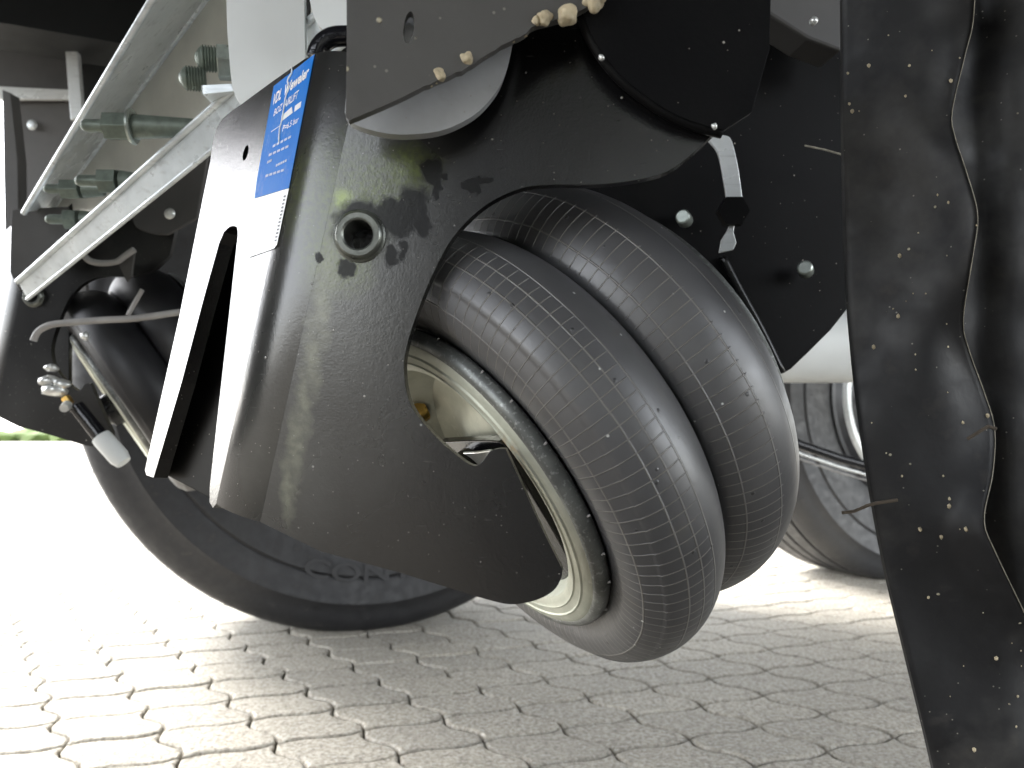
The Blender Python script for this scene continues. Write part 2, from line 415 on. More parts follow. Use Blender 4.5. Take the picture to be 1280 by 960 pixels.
# bracket paint with algae and damp patches
t = NT('black_powder_coat_with_algae')
uvv = t.tc.outputs['UV']
def uvp(px, py):
    q = PM.hit(px, py) - uvM[0]; return (q.dot(cR), q.dot(cU), 0)
dn = t.noise(140, 4, .6, co=uvv); dnv = t.n('VectorMath', {0: t.n('TexNoise', {'Vector': uvv, 'Scale': 170., 'Detail': 4.}, out=1), 1: (.5, .5, .5)}, operation='SUBTRACT')
uw = t.n('VectorMath', {0: uvv, 1: t.n('VectorMath', {0: dnv, 'Scale': .009}, operation='SCALE')}, operation='ADD')
def spots(lst, soft):
    out = None
    for px, py, rpx, sy in lst:
        c_ = uvp(px, py); m_ = t.n('Mapping', {'Vector': t.n('VectorMath', {0: uw, 1: c_}, operation='SUBTRACT'), 'Scale': (1, 1 / sy, 0)})
        L_ = t.n('VectorMath', {0: m_}, out=1, operation='LENGTH'); r_ = rpx * .335 / FP
        v_ = t.ramp(L_, r_ * (1 - soft), r_ * (1 + soft), 1, 0)
        out = v_ if out is None else t.math('MAXIMUM', out, v_)
    return out
damp = spots([(452, 283, 36, 1.), (486, 268, 20, 1.1), (516, 262, 22, 1.3), (528, 282, 12, 1.4), (503, 276, 22, 1), (540, 215, 15, 1.2), (545, 235, 6, 2.4), (556, 222, 6, 1), (490, 320, 9, 1.5), (504, 312, 6, 2.2), (590, 232, 14, .6), (604, 225, 10, .6), (398, 320, 4, 1.6), (432, 336, 12, 1.)], .2)
alg = spots([(425, 250, 54, 1.1), (455, 240, 52, .8), (410, 310, 30, 1.6), (500, 215, 36, .7), (430, 330, 30, 1)], .75)
alb = spots([(428, 246, 9, 1.1), (424, 252, 6, 1)], .7)
dust = t.ramp(t.noise(9, 5), .42, .8); fine = t.noise(900, 2); mid = t.noise(300, 3); fn = t.noise(400, 3)
film = t.math('MULTIPLY', spots([(420, 320, 115, 1.7), (340, 560, 70, 1.2)], .8), t.ramp(t.noise(30, 5, .6), .3, .7, .55, 1))
c = t.mix(film, (.004, .004, .0045), (.062, .062, .056)); c = t.mix(t.math('MULTIPLY', dust, .05), c, (.12, .115, .10))
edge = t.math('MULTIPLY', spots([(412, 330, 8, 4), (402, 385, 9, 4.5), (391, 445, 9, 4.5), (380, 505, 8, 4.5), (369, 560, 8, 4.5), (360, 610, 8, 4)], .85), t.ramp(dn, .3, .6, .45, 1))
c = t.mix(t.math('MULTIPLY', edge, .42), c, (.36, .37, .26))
c = t.mix(t.math('MULTIPLY', t.math('MULTIPLY', alg, t.ramp(fn, .35, .65, .4, 1)), .8), c, (.095, .125, .014))
c = t.mix(t.math('MULTIPLY', alb, .75), c, (.30, .40, .05))
c = t.mix(t.math('MULTIPLY', damp, .95), c, (.005, .005, .005))
sp = t.specks(120, .08, .25); sp2 = t.specks(420, .15, .15)
c = t.mix(t.math('MULTIPLY', sp, .8), c, (.45, .43, .40)); c = t.mix(t.math('MULTIPLY', sp2, .5), c, (.35, .33, .3))
nr = t.bump(fine, .15, .0003); nr = t.bump(mid, .10, .0005, nr); nr = t.bump(sp, .5, .0006, nr)
scr = t.n('Mapping', {'Vector': uvv, 'Scale': (20, 260, 1), 'Rotation': (0, 0, .25)}); scn = t.ramp(t.noise(4, 3, co=scr), .68, .74, 0, .12)
c = t.mix(scn, c, (.3, .3, .28))
M_bracket = t.set(col=c, rough=t.math('ADD', t.ramp(dust, 0, 1, .22, .34), t.math('MULTIPLY', damp, .08)), nrm=nr, spec=t.ramp(damp, 0, 1, .75, .25))
M_bush = plain('dull_bushing_steel', (.20, .21, .19), .32, .75, .25, 120)
br = make_bracket('black folded steel bracket in the foreground with blue sticker, algae stain and wedge slot', 'axle lift brackets')

# sticker on the flange
def on_flange(px, py, lift): return PF.hit(px, py) + PF.n * lift
def prism_into(bm, pts, n, h, mi=0):
    lo = [bm.verts.new(p) for p in pts]; hi = [bm.verts.new(p + n * h) for p in pts]; m = len(lo)
    fs = [bm.faces.new(hi), bm.faces.new(lo)] + [bm.faces.new((lo[i], lo[(i + 1) % m], hi[(i + 1) % m], hi[i])) for i in range(m)]
    for f in fs: f.material_index = mi
    bmesh.ops.recalc_face_normals(bm, faces=fs)
ts = NT('blue_sticker_film'); wn_ = ts.noise(60, 5, .7); wn2 = ts.noise(260, 3)
scu = ts.ramp(ts.noise(35, 6, .75), .55, .75, 0, .45)
M_blue = ts.set(spec=.12, col=ts.mix(scu, ts.mix(ts.ramp(wn_, .4, .7, 0, .3), (.0, .15, .56), (.05, .22, .56)), (.35, .42, .55)), rough=.5, nrm=ts.bump(wn2, .3, .0005))
M_wfilm = plain('white_sticker_film', (.75, .76, .76), .35, 0, .1, 60)
M_print = plain('white_print', (.8, .82, .84), .5); M_pale = plain('worn_pale_print', (.42, .50, .64), .5); M_dprint = plain('dark_print', (.10, .11, .13), .6)
bm = bmesh.new(); prism_into(bm, [on_flange(*p, .0002) for p in [(394, 68), (343, 108), (322, 225), (319, 248), (362, 235)]], PF.n, .0002)
st = link('sticker', bm, M_blue, br)
st['label'] = 'blue maker sticker, scuffed and creased'
bm = bmesh.new(); prism_into(bm, [on_flange(*p, .0002) for p in [(362, 235.6), (319, 248.6), (312, 322), (343, 311), (347, 306)]], PF.n, .0002)
link('sticker_tail', bm, M_wfilm, br)
def text_mesh(txt, bold=0.0):
    cu = bpy.data.curves.new('t', 'FONT'); cu.body = txt; cu.offset = bold; cu.resolution_u = 3
    ob = bpy.data.objects.new('t', cu); C.objects.link(ob); bpy.context.view_layer.update()
    dg = bpy.context.evaluated_depsgraph_get(); me = bpy.data.meshes.new_from_object(ob.evaluated_get(dg))
    bpy.data.objects.remove(ob); return me
def flat_text(name, txt, p0, p1, hgt, up, n, mat, parent, lift=.0004, bold=.02):
    """text from p0 to p1 on a plane"""
    me = text_mesh(txt, bold); xs = [v.co.x for v in me.vertices]; ys = [v.co.y for v in me.vertices]
    x0, x1 = min(xs), max(xs); y1 = max(ys)
    e = (p1 - p0); bm = bmesh.new(); bm.from_mesh(me)
    for v in bm.verts: v.co = p0 + e * ((v.co.x - x0) / (x1 - x0)) + up * (v.co.y / max(y1, .1) * hgt) + n * lift
    bmesh.ops.recalc_face_normals(bm, faces=bm.faces)
    return link(name, bm, mat, parent)
upF = -fd
def ft_(txt, a, b, h, mat, bold=.02): flat_text('lettering', txt, PF.hit(*a), PF.hit(*b), h, upF, PF.n, mat, st, .0006, bold)
ft_('VDL', (341, 133), (352, 124), .0062, M_print, .03); ft_('Weweler', (355, 121), (386, 96), .0058, M_print, .03)
ft_('BOZ', (343, 146), (353, 138), .0038, M_print, .012); ft_('AIRLIFT', (356, 136), (373, 123), .0042, M_print, .012)
bm = bmesh.new()
for q in ([(352, 153), (367, 141.5), (366, 134), (355, 144)], [(369, 140.5), (377, 134.5), (378, 127), (370, 133)]): prism_into(bm, [on_flange(*p, .0005) for p in q], PF.n, .0001)
link('print_field', bm, M_wfilm, st)
ft_('P=6.5 bar', (354, 165), (374, 153), .0032, M_print, .008)
bm = bmesh.new(); prism_into(bm, [on_flange(*p, .0005) for p in [(340, 166), (353, 157), (353.3, 155.6), (340.3, 164.6)]], PF.n, .0001)
for (a, b) in (((342, 185), (366, 172)), ((337, 196), (363, 184)), ((346, 209), (360, 202)), ((335, 205), (341, 202)), ((333, 222), (357, 214))):
    nseg = 5
    for i in range(nseg):
        f0, f1 = i / nseg, (i + .72) / nseg
        A = (a[0] + (b[0] - a[0]) * f0, a[1] + (b[1] - a[1]) * f0); B = (a[0] + (b[0] - a[0]) * f1, a[1] + (b[1] - a[1]) * f1)
        prism_into(bm, [on_flange(*p, .0005) for p in [A, B, (B[0] + .5, B[1] - 3), (A[0] + .5, A[1] - 3)]], PF.n, .0001)
link('small_print', bm, M_pale, st)
bm = bmesh.new(); cr_ = crom([(366, 84), (366, 92), (361, 101), (362, 110), (358, 124), (356, 138), (354, 150), (351, 162), (350, 178)], 3)
tube_into(bm, [on_flange(*p, .0006) for p in cr_], .0005, 6, [.6 + .6 * random.random() for _ in cr_]); link('crease', bm, M_print, st, smooth=3)
bm = bmesh.new()
for i in range(13):
    y_ = 245 + i * 4.6; x_ = 356 - i * .95; prism_into(bm, [on_flange(*p, .0005) for p in [(x_, y_), (x_ + 2.5, y_ - .6), (x_ + 2.1, y_ + 1.6), (x_ - .3, y_ + 2.2)]], PF.n, .0001)
link('edge_print', bm, M_dprint, br)

# ---------------------------------------------------------------- air bellow
Cb = CAM + cv(-.018, .056, .430); Ab = cv(.7397, -.5116, .4372).normalized()
tb = NT('bellow_rubber'); sep = tb.n('SeparateXYZ', {0: tb.tc.outputs['UV']}); U_ = sep; Vv = tb.t.nodes[-1].outputs[1]
def lines(val, width, soft=.5):
    d = tb.math('ABSOLUTE', tb.math('SUBTRACT', tb.math('FRACT', val), .5)); return tb.ramp(d, width * (1 - soft), width * (1 + soft), 1, 0)
PROF = []
def arcp(sc_, rc, rho, a0, a1, n):
    return [(sc_ + rho * math.sin(a), rc + rho * math.cos(a)) for a in [R(a0 + (a1 - a0) * i / n) for i in range(n + 1)]]
PROF = [(.006, .088), (.005, .094), (.0035, .0985)] + crom([(.0022, .1012), (.0012, .105), (-.0012, .112), (-.0002, .123), (.0050, .1315)], 5) + arcp(.0277, .1053, .0352, -40, 62, 22)
PROF += [(.0585, .1165), (.0600, .1155), (.0612, .1162)]
PROF += arcp(.0890, .1025, .0385, -52, 60, 22) + [(.1235, .1165), (.1250, .112), (.126, .10), (.126, .05)]
Ls = [0]
for i in range(1, len(PROF)): Ls.append(Ls[-1] + math.hypot(PROF[i][0] - PROF[i - 1][0], PROF[i][1] - PROF[i - 1][1]))
def vat(s_, lobe):
    best = min(range(len(PROF)), key=lambda i: abs(PROF[i][0] - s_) + (0 if (PROF[i][0] < .06) == (lobe == 1) else 1) + (0 if PROF[i][1] > .11 else .5)); return Ls[best]
wob = tb.noise(25, 2); wv = tb.math('ADD', Vv, tb.math('MULTIPLY', tb.math('SUBTRACT', wob, .5), .0012))
wu = tb.math('ADD', tb.math('MULTIPLY', U_, 124), tb.math('MULTIPLY', wv, 6))
radial = lines(wu, .036, .5)
lnoise = tb.ramp(tb.noise(30, 3), .3, .55, .55, 1); radial = tb.math('MULTIPLY', radial, lnoise)
hoop = None
for s_, l_ in ((.000, 1), (.0145, 1), (.0235, 1), (.0325, 1), (.0665, 2), (.084, 2), (.101, 2)):
    v0 = vat(s_, l_); d = tb.math('ABSOLUTE', tb.math('SUBTRACT', wv, v0)); h_ = tb.ramp(d, .0002, .0006, 1, 0)
    hoop = h_ if hoop is None else tb.math('MAXIMUM', hoop, h_)
inr = tb.ramp(Vv, Ls[8], Ls[8] + .004); 
vmax = vat(.026, 1); m1 = tb.ramp(wv, vmax, vmax + .006, 1, 0); v2a = vat(.0605, 2); v2b = vat(.084, 2)
m2 = tb.math('MULTIPLY', tb.ramp(wv, v2a - .003, v2a, 0, 1), tb.ramp(wv, v2b, v2b + .002, 1, 0))
radial = tb.math('MULTIPLY', radial, tb.math('MAXIMUM', m1, m2))
ln = tb.math('MAXIMUM', radial, tb.math('MULTIPLY', hoop, tb.math('MULTIPLY', lnoise, .62)))
n1 = tb.noise(10, 5, .6); n2 = tb.noise(500, 3); n3 = tb.noise(50, 4)
cb = tb.mix(tb.ramp(n1, .4, .7), (.052, .052, .055), (.088, .087, .088)); cb = tb.mix(tb.ramp(n3, .6, .75, 0, .4), cb, (.09, .08, .065))
cb = tb.mix(tb.math('MULTIPLY', ln, .50), cb, (.40, .37, .32))
sp = tb.specks(110, .13, .25); cb = tb.mix(tb.math('MULTIPLY', sp, .8), cb, (.01, .01, .01)); sp2 = tb.specks(85, .07, .35); cb = tb.mix(sp2, cb, (.6, .6, .58))
nr = tb.bump(n2, .12, .0004); nr = tb.bump(ln, .8, .0010, nr); nr = tb.bump(tb.math('ADD', sp, sp2), .5, .0008, nr)
nr = tb.bump(n3, .15, .002, nr)
M_bellow = tb.set(col=cb, rough=tb.ramp(n3, .3, .7, .38, .50), nrm=nr, spec=1.0)
tr_ = NT('galvanised_end_plate'); r1 = tr_.noise(18, 5, .65); r2 = tr_.noise(140, 4); r3 = tr_.noise(9, 3)
cr2 = tr_.mix(tr_.ramp(r1, .35, .65), (.66, .67, .57), (.44, .46, .38)); cr2 = tr_.mix(tr_.ramp(r2, .62, .72, 0, .5), cr2, (.75, .75, .68))
cr2 = tr_.mix(tr_.math('MULTIPLY', tr_.ramp(r3, .62, .70), tr_.ramp(r2, .45, .6)), cr2, (.40, .24, .10))
M_end = tr_.set(col=cr2, rough=tr_.ramp(r1, .3, .7, .42, .6), metal=.45, nrm=tr_.bump(r2, .12, .0007))
M_crimp = galv('darkened_edge_steel', (.22, .23, .22), (.12, .125, .12), .6, .42, 60)  # steel darkened in colour for the rolled edge's dark reflection
def make_bellow(label, group):
    t = thing('air_bellow', Cb, label, 'air spring', group)
    bm = bmesh.new(); lathe_into(bm, Cb, Ab, PROF, 224); link('rubber_lobes', bm, M_bellow, t, smooth=3.2)
    endp = [(.016, 0), (.016, .028), (.021, .040), (.022, .055), (.019, .066), (.010, .0725), (.000, .0755), (-.0042, .0775), (-.0058, .0805), (-.0060, .0825), (-.0066, .0832), (-.0060, .084), (-.0060, .0878), (-.0067, .0886), (-.0058, .0895), (-.0052, .0935), (-.0042, .0948)]
    ep = lathe('end_plate', Cb - Ab * .002, Ab, endp, M_end, t, 96, R(35))
    lathe('crimp_ring', Cb - Ab * .002, Ab, [(-.0042, .0948), (-.0047, .0955), (-.0038, .0982), (-.0016, .0999), (.0012, .1004), (.0036, .0996), (.0045, .096)], M_crimp, ep, 96, R(60))
    lathe('centre_boss', Cb, Ab, [(-.022, 0), (-.022, .014), (-.019, .0165), (-.018, .0165), (-.018, .021), (.012, .0215)], M_gloss, ep, 32)
    lathe('bolt_shape', Cb, Ab, [(-.034, 0), (-.034, .005), (-.032, .0065), (-.022, .0065)], M_zinc, ep, 20)
    a, u, v = frame(Ab)
    PEp = Plane(Cb + Ab * .004, Cb + Ab * .004 + u * .1, Cb + Ab * .004 + v * .1)
    plate('dark_recess_plate', crom([(548, 553), (600, 551), (631, 556), (648, 590), (668, 625), (692, 665), (711, 700)], 3) + crom([(712, 716), (700, 732), (670, 742), (630, 740)], 3) + [(560, 640)], PEp, .006, M_gloss, ep, bevel=.0008)  # black plate put in to darken the deep recess of the cup
    PE2 = Plane(Cb - Ab * .003, Cb - Ab * .003 + u * .1, Cb - Ab * .003 + v * .1)
    plate('bright_tab', [(562, 567), (590, 566), (612, 563), (618, 572), (600, 590), (575, 588)], PE2, .002, M_alu, ep)
    # brass fitting
    d = cv((524 - 640) / FP, (512 - 480) / FP, 1); q = CAM + d * ((Cb + Ab * .010 - CAM).dot(Ab) / d.dot(Ab))
    lathe('air_fitting', q, Ab, [(-.014, 0), (-.014, .004), (-.012, .0055), (-.004, .0055), (-.004, .009), (.002, .009)], M_brass, ep, 20)
    lathe('rear_plate', Cb + Ab * .1265, Ab, [(.0, .02), (.0, .118), (.002, .1168), (.0045, .1168), (.0055, .116), (.0055, .02)], M_crimp, t, 96, R(35))
    for k in range(23):
        th = 2 * math.pi * (k + .5 * random.random()) / 23; e = u * math.cos(th) + v * math.sin(th)
        p0 = Cb + e * .0985 + Ab * .0000; tube('moulding_nub', [p0 - Ab * .003 + e * -.0008, p0 - Ab * .0015 + e * .001, p0 + Ab * .0005 + e * .0025], .0006, M_hose, t, 5)
    return t
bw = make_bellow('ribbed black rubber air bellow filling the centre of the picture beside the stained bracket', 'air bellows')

def copy_tree(o, parent=None):
    c = o.copy(); C.objects.link(c)
    if parent: c.parent = parent
    for ch in list(o.children): copy_tree(ch, c)
    return c
DL = cv(-.468, -.030, .49)
b2 = copy_tree(bw); b2.location = bw.location + DL
M_rub2 = plain('darkened_far_rubber', (.012, .012, .014), .45, 0, .3, 20)  # darker copy of the bellow rubber, dims the far unit by colour
for ch in b2.children:
    if ch.name.startswith('rubber_lobes'): ch.data = ch.data.copy(); ch.data.materials[0] = M_rub2
b2['label'] = 'out of focus black air bellow with pale rim at the left edge, below the hose'
def copy_bracket(o):
    c = o.copy(); C.objects.link(c)
    for ch in list(o.children):
        if ch.name.split('.')[0] in ('sticker', 'sticker_tail', 'edge_print'): continue
        k_ = ch.copy(); C.objects.link(k_); k_.parent = c
        if k_.name.startswith('side_plate'): k_.data = k_.data.copy(); k_.data.materials[0] = M_black
    return c
br2 = copy_bracket(br); br2.location = br.location + DL; br2['label'] = 'out of focus black bracket without sticker at the left edge, holding the distant air bellow'

# air connector on the far bellow
t = thing('air_connector', P(90, 490, .80), 'pale ribbed air connector with brass nut on the rim of the distant bellow', 'connector')
for q, r_ in (((64, 460), 5), ((60, 476), 7), ((68, 488), 8), ((78, 480), 6)):
    bm = bmesh.new(); blob_into(bm, P(*q, .80), r_ / FP * 1.15, q[0], (1.3, 1, .7)); link('fitting_ring', bm, M_alu, t, smooth=3)
lathe('brass_nut', P(82, 497, .80), cv(.6, .8, -.1), [(0, 0), (0, .005), (.008, .005), (.008, 0)], M_brass, t, 8, R(20))
lathe('connector_tip', P(84, 506, .79), cv(.3, .3, -1), [(0, 0), (0, .005), (.012, .0045), (.012, 0)], M_alu, t, 16)
tube('rubber_hose', [P(96, 508, .80), P(110, 525, .80), P(128, 548, .80)], .0085, M_gloss, t, 12)
lathe('white_sleeve', P(126, 546, .80), cv(28, 30, -2).normalized(), [(0, 0), (0, .010), (.004, .0105), (.03, .0105), (.038, .008), (.038, 0)], M_white, t, 20)

# ---------------------------------------------------------------- galvanised channel rail
tc_ = thing('channel_rail', P(20, 360, .78), 'galvanised steel channel rail with bolts running diagonally across the upper left', 'steel rail')
L0 = [P(30, 266, .76), P(66, 262, .86), P(70, 318, .86), P(22, 352, .76), P(34, 374, .765)]
R0 = [P(190, 0, .55), P(252, 6, .64), P(296, 120, .64), P(290, 113, .55), P(300, 160, .555)]
names = ('upper_flange', 'web', 'lower_flange', 'lip')
EXT = 1.5
R1 = [a + (b - a) * EXT for a, b in zip(L0, R0)]
for i, nm in enumerate(names):
    a, b, c_, d = L0[i], L0[i + 1], R1[i + 1], R1[i]
    pl = Plane(a, b, d); bm = bmesh.new()
    m_ = 24; rowsA = [a.lerp(d, j / m_) for j in range(m_ + 1)]; rowsB = [b.lerp(c_, j / m_) for j in range(m_ + 1)]
    nn = pl.n * (-.003); va = [[bm.verts.new(p), bm.verts.new(q), bm.verts.new(q + nn), bm.verts.new(p + nn)] for p, q in zip(rowsA, rowsB)]
    for r0, r1 in zip(va, va[1:]):
        for k2 in range(4): bm.faces.new((r0[k2], r0[(k2 + 1) % 4], r1[(k2 + 1) % 4], r1[k2]))
    bm.faces.new(va[0]); bm.faces.new(va[-1]); bmesh.ops.recalc_face_normals(bm, faces=bm.faces)
    link(nm, bm, {'upper_flange': M_galv2, 'web': plain('cream_web_steel', (.74, .73, .67), .35, .2, .15, 12), 'lower_flange': M_galv, 'lip': M_galv}[nm], tc_, bevel=.0012)
# raised lips: round edges along the open rims and the web corner
for i, rr in ((0, .0030), (1, .0035), (3, .0030), (4, .0020)):
    tube('rolled_edge', [L0[i].lerp(R1[i], j / 8) for j in range(9)], rr, M_galv, tc_, 10)
0 and tube('rolled_edge', [(L0[3].lerp(L0[4], .55)).lerp(R1[3].lerp(R1[4], .55), j / 8) + cF * -.001 for j in range(9)], .0022, M_galv, tc_, 8)
plate('end_plate', [(14, 262), (84, 258), (84, 326), (60, 340), (24, 364), (12, 340)], flatz(.80), .004, M_panel, tc_)
def stud(px, py, z, ln_pin, r_pin, ln_hex, r_hex, washer=True):
    ax = cv(-1, .02, -.12).normalized(); c_ = P(px, py, z)         # tip of the pin
    s_ = z / FP
    b_ = lathe('stud', c_, ax, [(0, 0), (-.25 * r_pin * s_, .6 * r_pin * s_), (-.9 * r_pin * s_, r_pin * s_), (-ln_pin * s_, r_pin * s_)], M_greybolt, tc_, 20)
    bm = bmesh.new(); hexa(bm, c_ - ax * ln_pin * s_, -ax, r_hex * s_, ln_hex * s_, 6, .3); link('nut', bm, M_greybolt, b_, bevel=.0006)
    q = c_ - ax * (ln_pin + ln_hex) * s_
    if washer: lathe('washer', q, -ax, [(0, 0), (0, r_hex * 1.25 * s_), (2, r_hex * 1.3 * s_)] if False else [(0, 0), (0, r_hex * 1.2 * s_), (3 * s_, r_hex * 1.25 * s_), (5 * s_, r_hex * 1.15 * s_), (5 * s_, 0)], M_zinc, b_, 28)
    lathe('shank', q - ax * 4 * s_, -ax, [(0, 0), (0, r_hex * .85 * s_), ((75 if washer else 24) * s_, r_hex * .62 * s_), ((75 if washer else 24) * s_, 0)], M_greybolt, b_, 20)
stud(100, 157, .60, 30, 8, 30, 18); stud(93, 226, .66, 30, 7.5, 22, 16, False); stud(54, 236, .70, 22, 6, 22, 13, False); stud(56, 274, .73, 24, 6, 16, 13, False)
def dome(px, py, z, r_):
    s_ = z / FP; ax = cv(-1, .05, -.35).normalized(); c_ = P(px, py, z); pr = [(0, 0), (-.04 * r_ * s_, .3 * r_ * s_), (-.35 * r_ * s_, .78 * r_ * s_), (-.6 * r_ * s_, .95 * r_ * s_)]
    x_ = -.6 * r_
    while x_ > -2.1 * r_:
        pr += [(x_ * s_, r_ * s_), ((x_ - 1.2) * s_, r_ * s_), ((x_ - 1.8) * s_, .88 * r_ * s_), ((x_ - 2.8) * s_, .88 * r_ * s_)]; x_ -= 3.4
    lathe('dome_bolt', c_, ax, pr + [(x_ * s_, 0)], M_greybolt, tc_, 32, R(30))
dome(243, 72, .56, 16); dome(223, 97, .56, 15)
bm = bmesh.new(); hexa(bm, P(272, 78, .565), cv(1, -.05, .3), .0135, .012); link('nut', bm, M_zinc, tc_, bevel=.0008)
plate('clip', [(251, 106), (290, 104), (294, 114), (252, 118)], flatz(.545), .02, M_galv, tc_, bevel=.001)

# ---------------------------------------------------------------- white plates behind the bracket
plate('white_plate', [(281, -60), (284, 40), (288, 90)] + crom([(290, 108), (295, 122), (304, 134), (320, 140)], 4) + [(382, 128), (380, -60)], flatz(.50, .05), .006, [M_white], None, bevel=.0015, origin=P(300, 130, .5)); tagk(bpy.data.objects['white_plate'], 'long white painted plate with rounded lower corner, left of the two behind the sticker', 'plate', 'white plates')
plate('white_plate', [(385, -60), (387, 0)] + crom([(390, 14), (397, 30), (410, 41), (430, 46)], 4) + [(470, 46), (470, -60)], flatz(.47, .05), .006, [M_white], None, bevel=.0015, origin=P(420, 40, .48)); tagk(bpy.data.objects['white_plate.001'], 'short white painted plate with round corner beside the grey hanger plate', 'plate', 'white plates')
plate('edge_bar', [(379, -60), (386.5, -60), (388, 120), (380, 120)], flatz(.52), .004, [M_panel], bpy.data.objects['white_plate'])

# ---------------------------------------------------------------- hanger plate and disc
t = thing('hanger_plate', P(500, 150, .335), 'dirty grey hanger plate with slotted hole and mud beads on its lower edge, top centre', 'plate')
PH = flatz(.305, .12)
lowe = [(442, 148), (466, 138), (500, 123), (530, 108), (556, 97), (585, 84), (612, 66), (640, 50), (655, 44), (668, 32), (690, 26), (712, 20), (735, 8), (752, -6)]
lowe = [(x, y + 2.2 * noise.noise(V((x * .12, 3, 1)))) for x, y in crom(lowe, 4)]
plate('plate', [(433, -60), (433.5, 60), (432, 146), (436, 151)] + lowe + [(770, -60)], PH, .005, M_greypl, t, holes=[ell(511, 34, 6.5, 20, 24, .12)], bevel=.0012)
plate('slot_backing', ell(510, 46, 12, 18, 16), flatz(.318, .12), .002, M_alu, t)
PD = flatz(.322, .1)
disc = crom([(431, 140), (436, 151), (455, 160), (485, 167), (515, 168), (548, 164), (575, 154), (600, 138), (622, 112), (634, 84), (641, 52), (642, 20)], 4)
plate('round_disc', disc + [(640, -40), (500, -40), (440, 20)], PD, .007, [M_dome], t, bevel=.002)
for k, (x, y, r_) in enumerate(((550, 93, 8), (584, 74, 8.5), (680, 23, 10), (709, 18, 12.5), (742, 1, 14), (670, 26, 6))):
    bm = bmesh.new(); blob_into(bm, P(x, y, .304 + .0001 * (x - 600) / 3), r_ / FP * .30, k, (1, .9, 1), 4); link('mud_bead', bm, M_mud, t, smooth=3)
bm = bmesh.new()
for k in range(60):
    f = random.random() * (len(lowe) - 1); x, y = lowe[int(f)]; blob_into(bm, P(x + random.uniform(-3, 3), y + random.uniform(-2.5, 2), .306 + .00004 * (x - 600)), random.uniform(.8, 2.4) / FP * .30, k, sub=1)
o = link('mud_crumbs', bm, M_mud, t, smooth=3); o['kind'] = 'stuff'

# ---------------------------------------------------------------- dark round guard, gap light strip, back plate
t = thing('round_guard', P(800, 110, .41), 'large dark round-edged steel guard speckled with dirt, top right of centre', 'guard')
arc = crom([(722, -10), (735, 34), (753, 66), (778, 96), (808, 120), (840, 141), (872, 154), (905, 163)], 4)
plate('guard_plate', arc + [(940, 140), (962, 60), (965, -60), (720, -60)], flatz(.312, .05), .004, M_black2, t, bevel=.001)
bm = bmesh.new(); PR = flatz(.312, .05); tube_into(bm, [PR.hit(*p) + cF * .003 for p in arc], .0026, 8); link('rolled_rim', bm, M_black2, t, smooth=3)
for k, (x, y) in enumerate(((752, 72), (893, 158))):
    bm = bmesh.new(); blob_into(bm, P(x, y, .312), 4 / FP * .31, k); link('drop', bm, M_alu, t, smooth=3)
t = thing('gap_light', P(905, 310, .53), 'pale bent strip standing for light through the gap beside the round guard', 'gap_light')
plate('strip', crom([(884, 166), (900, 168), (913, 172), (919, 190), (924, 215), (928, 244)], 3) + [(930, 262), (920, 276), (917, 290), (921, 303), (917, 312), (899, 316)] + crom([(902, 300), (912, 281), (908, 262), (908, 246), (903, 215), (897, 190), (886, 176)], 3), flatz(.52), .003, [M_galv2], t, bevel=.0006)  # pale plate standing for light seen through the gap between plates
lathe('bolt_head', P(918, 263, .515), cv(0, 0, -1), [(0, 0), (0, .011), (-.008, .011), (-.008, 0)] , M_black2, t, 6, R(20))
t = thing('back_plate', P(978, 466, .56), 'big black steel plate with two pale discs standing for sky through its holes between the bellow and the mud flap', 'plate')
PB = flatz(.56, .05)
plate('plate', [(560, 90), (700, 20), (960, -60), (1100, -60), (1100, 330), (1062, 384), (1040, 412), (1012, 440), (990, 461), (978, 468), (966, 462), (925, 425), (885, 380), (840, 340), (700, 300), (560, 260)], PB, .006, M_black2, t, bevel=.0022)
bm = bmesh.new(); tube_into(bm, [PB.hit(*p) + cF * -.003 for p in crom([(902, 322), (925, 366), (950, 412), (976, 466)], 4)], .0028, 8); link('folded_edge', bm, M_black, t, smooth=3)
for x, y in ((853, 270), (1006, 334)):
    lathe('bolt_shape', P(x, y, .553), cv(-.5, -.2, -1), [(.0, 0), (.0, .0045), (-.001, .0056), (-.010, .0058)], M_zinc, t, 16)  # pale discs stand in colour for sky showing through two holes
tube('wire', [P(1006, 182, .54), P(1030, 187, .54), P(1062, 196, .54)], .0007, M_cut, t, 5)
t = thing('grey_box', P(1000, 60, .50), 'small grey metal box corner with a white rivet above the black plate, top right', 'box')
plate('box_face', [(955, -60), (957, 14), (985, 32), (1010, 48), (1052, 64), (1060, -60)], flatz(.50, .1), .03, M_panel, t, bevel=.002)
lathe('rivet', P(1018, 25, .498), cv(0, 0, -1), [(.0015, 0), (.001, .0018), (0, .0026), (-.003, .0026)], M_alu, t, 14)

# ---------------------------------------------------------------- left background pieces
plate('side_panel', [(-80, -60), (80, -60), (92, 140), (110, 400), (20, 392), (14, 200), (4, 112), (-80, 104)], flatz(1.25), .01, M_panel, None, origin=P(20, 390, 1.25)); tagk(bpy.data.objects['side_panel'], 'grey brown steel panel in the top left corner behind the rail', 'panel')
plate('panel_seam', [(-80, 104), (4, 108), (86, 112), (87, 124), (4, 124), (-80, 120)], flatz(1.235), .008, M_galv2, bpy.data.objects['side_panel'])
for (x, y) in ((26, 34), (40, 156)):
    lathe('panel_rivet', P(x, y, 1.243), cv(0, 0, -1), [(.005, 0), (.004, .006), (0, .009)], M_galv, bpy.data.objects['side_panel'], 14)
plate('upright_strip', [(72, -60), (86, -60), (103, 145), (88, 150)], flatz(1.15), .01, M_galv2, None, origin=P(90, 150, 1.15)); tagk(bpy.data.objects['upright_strip'], 'narrow pale upright strip between the grey brown panel and the dark gap', 'strip')
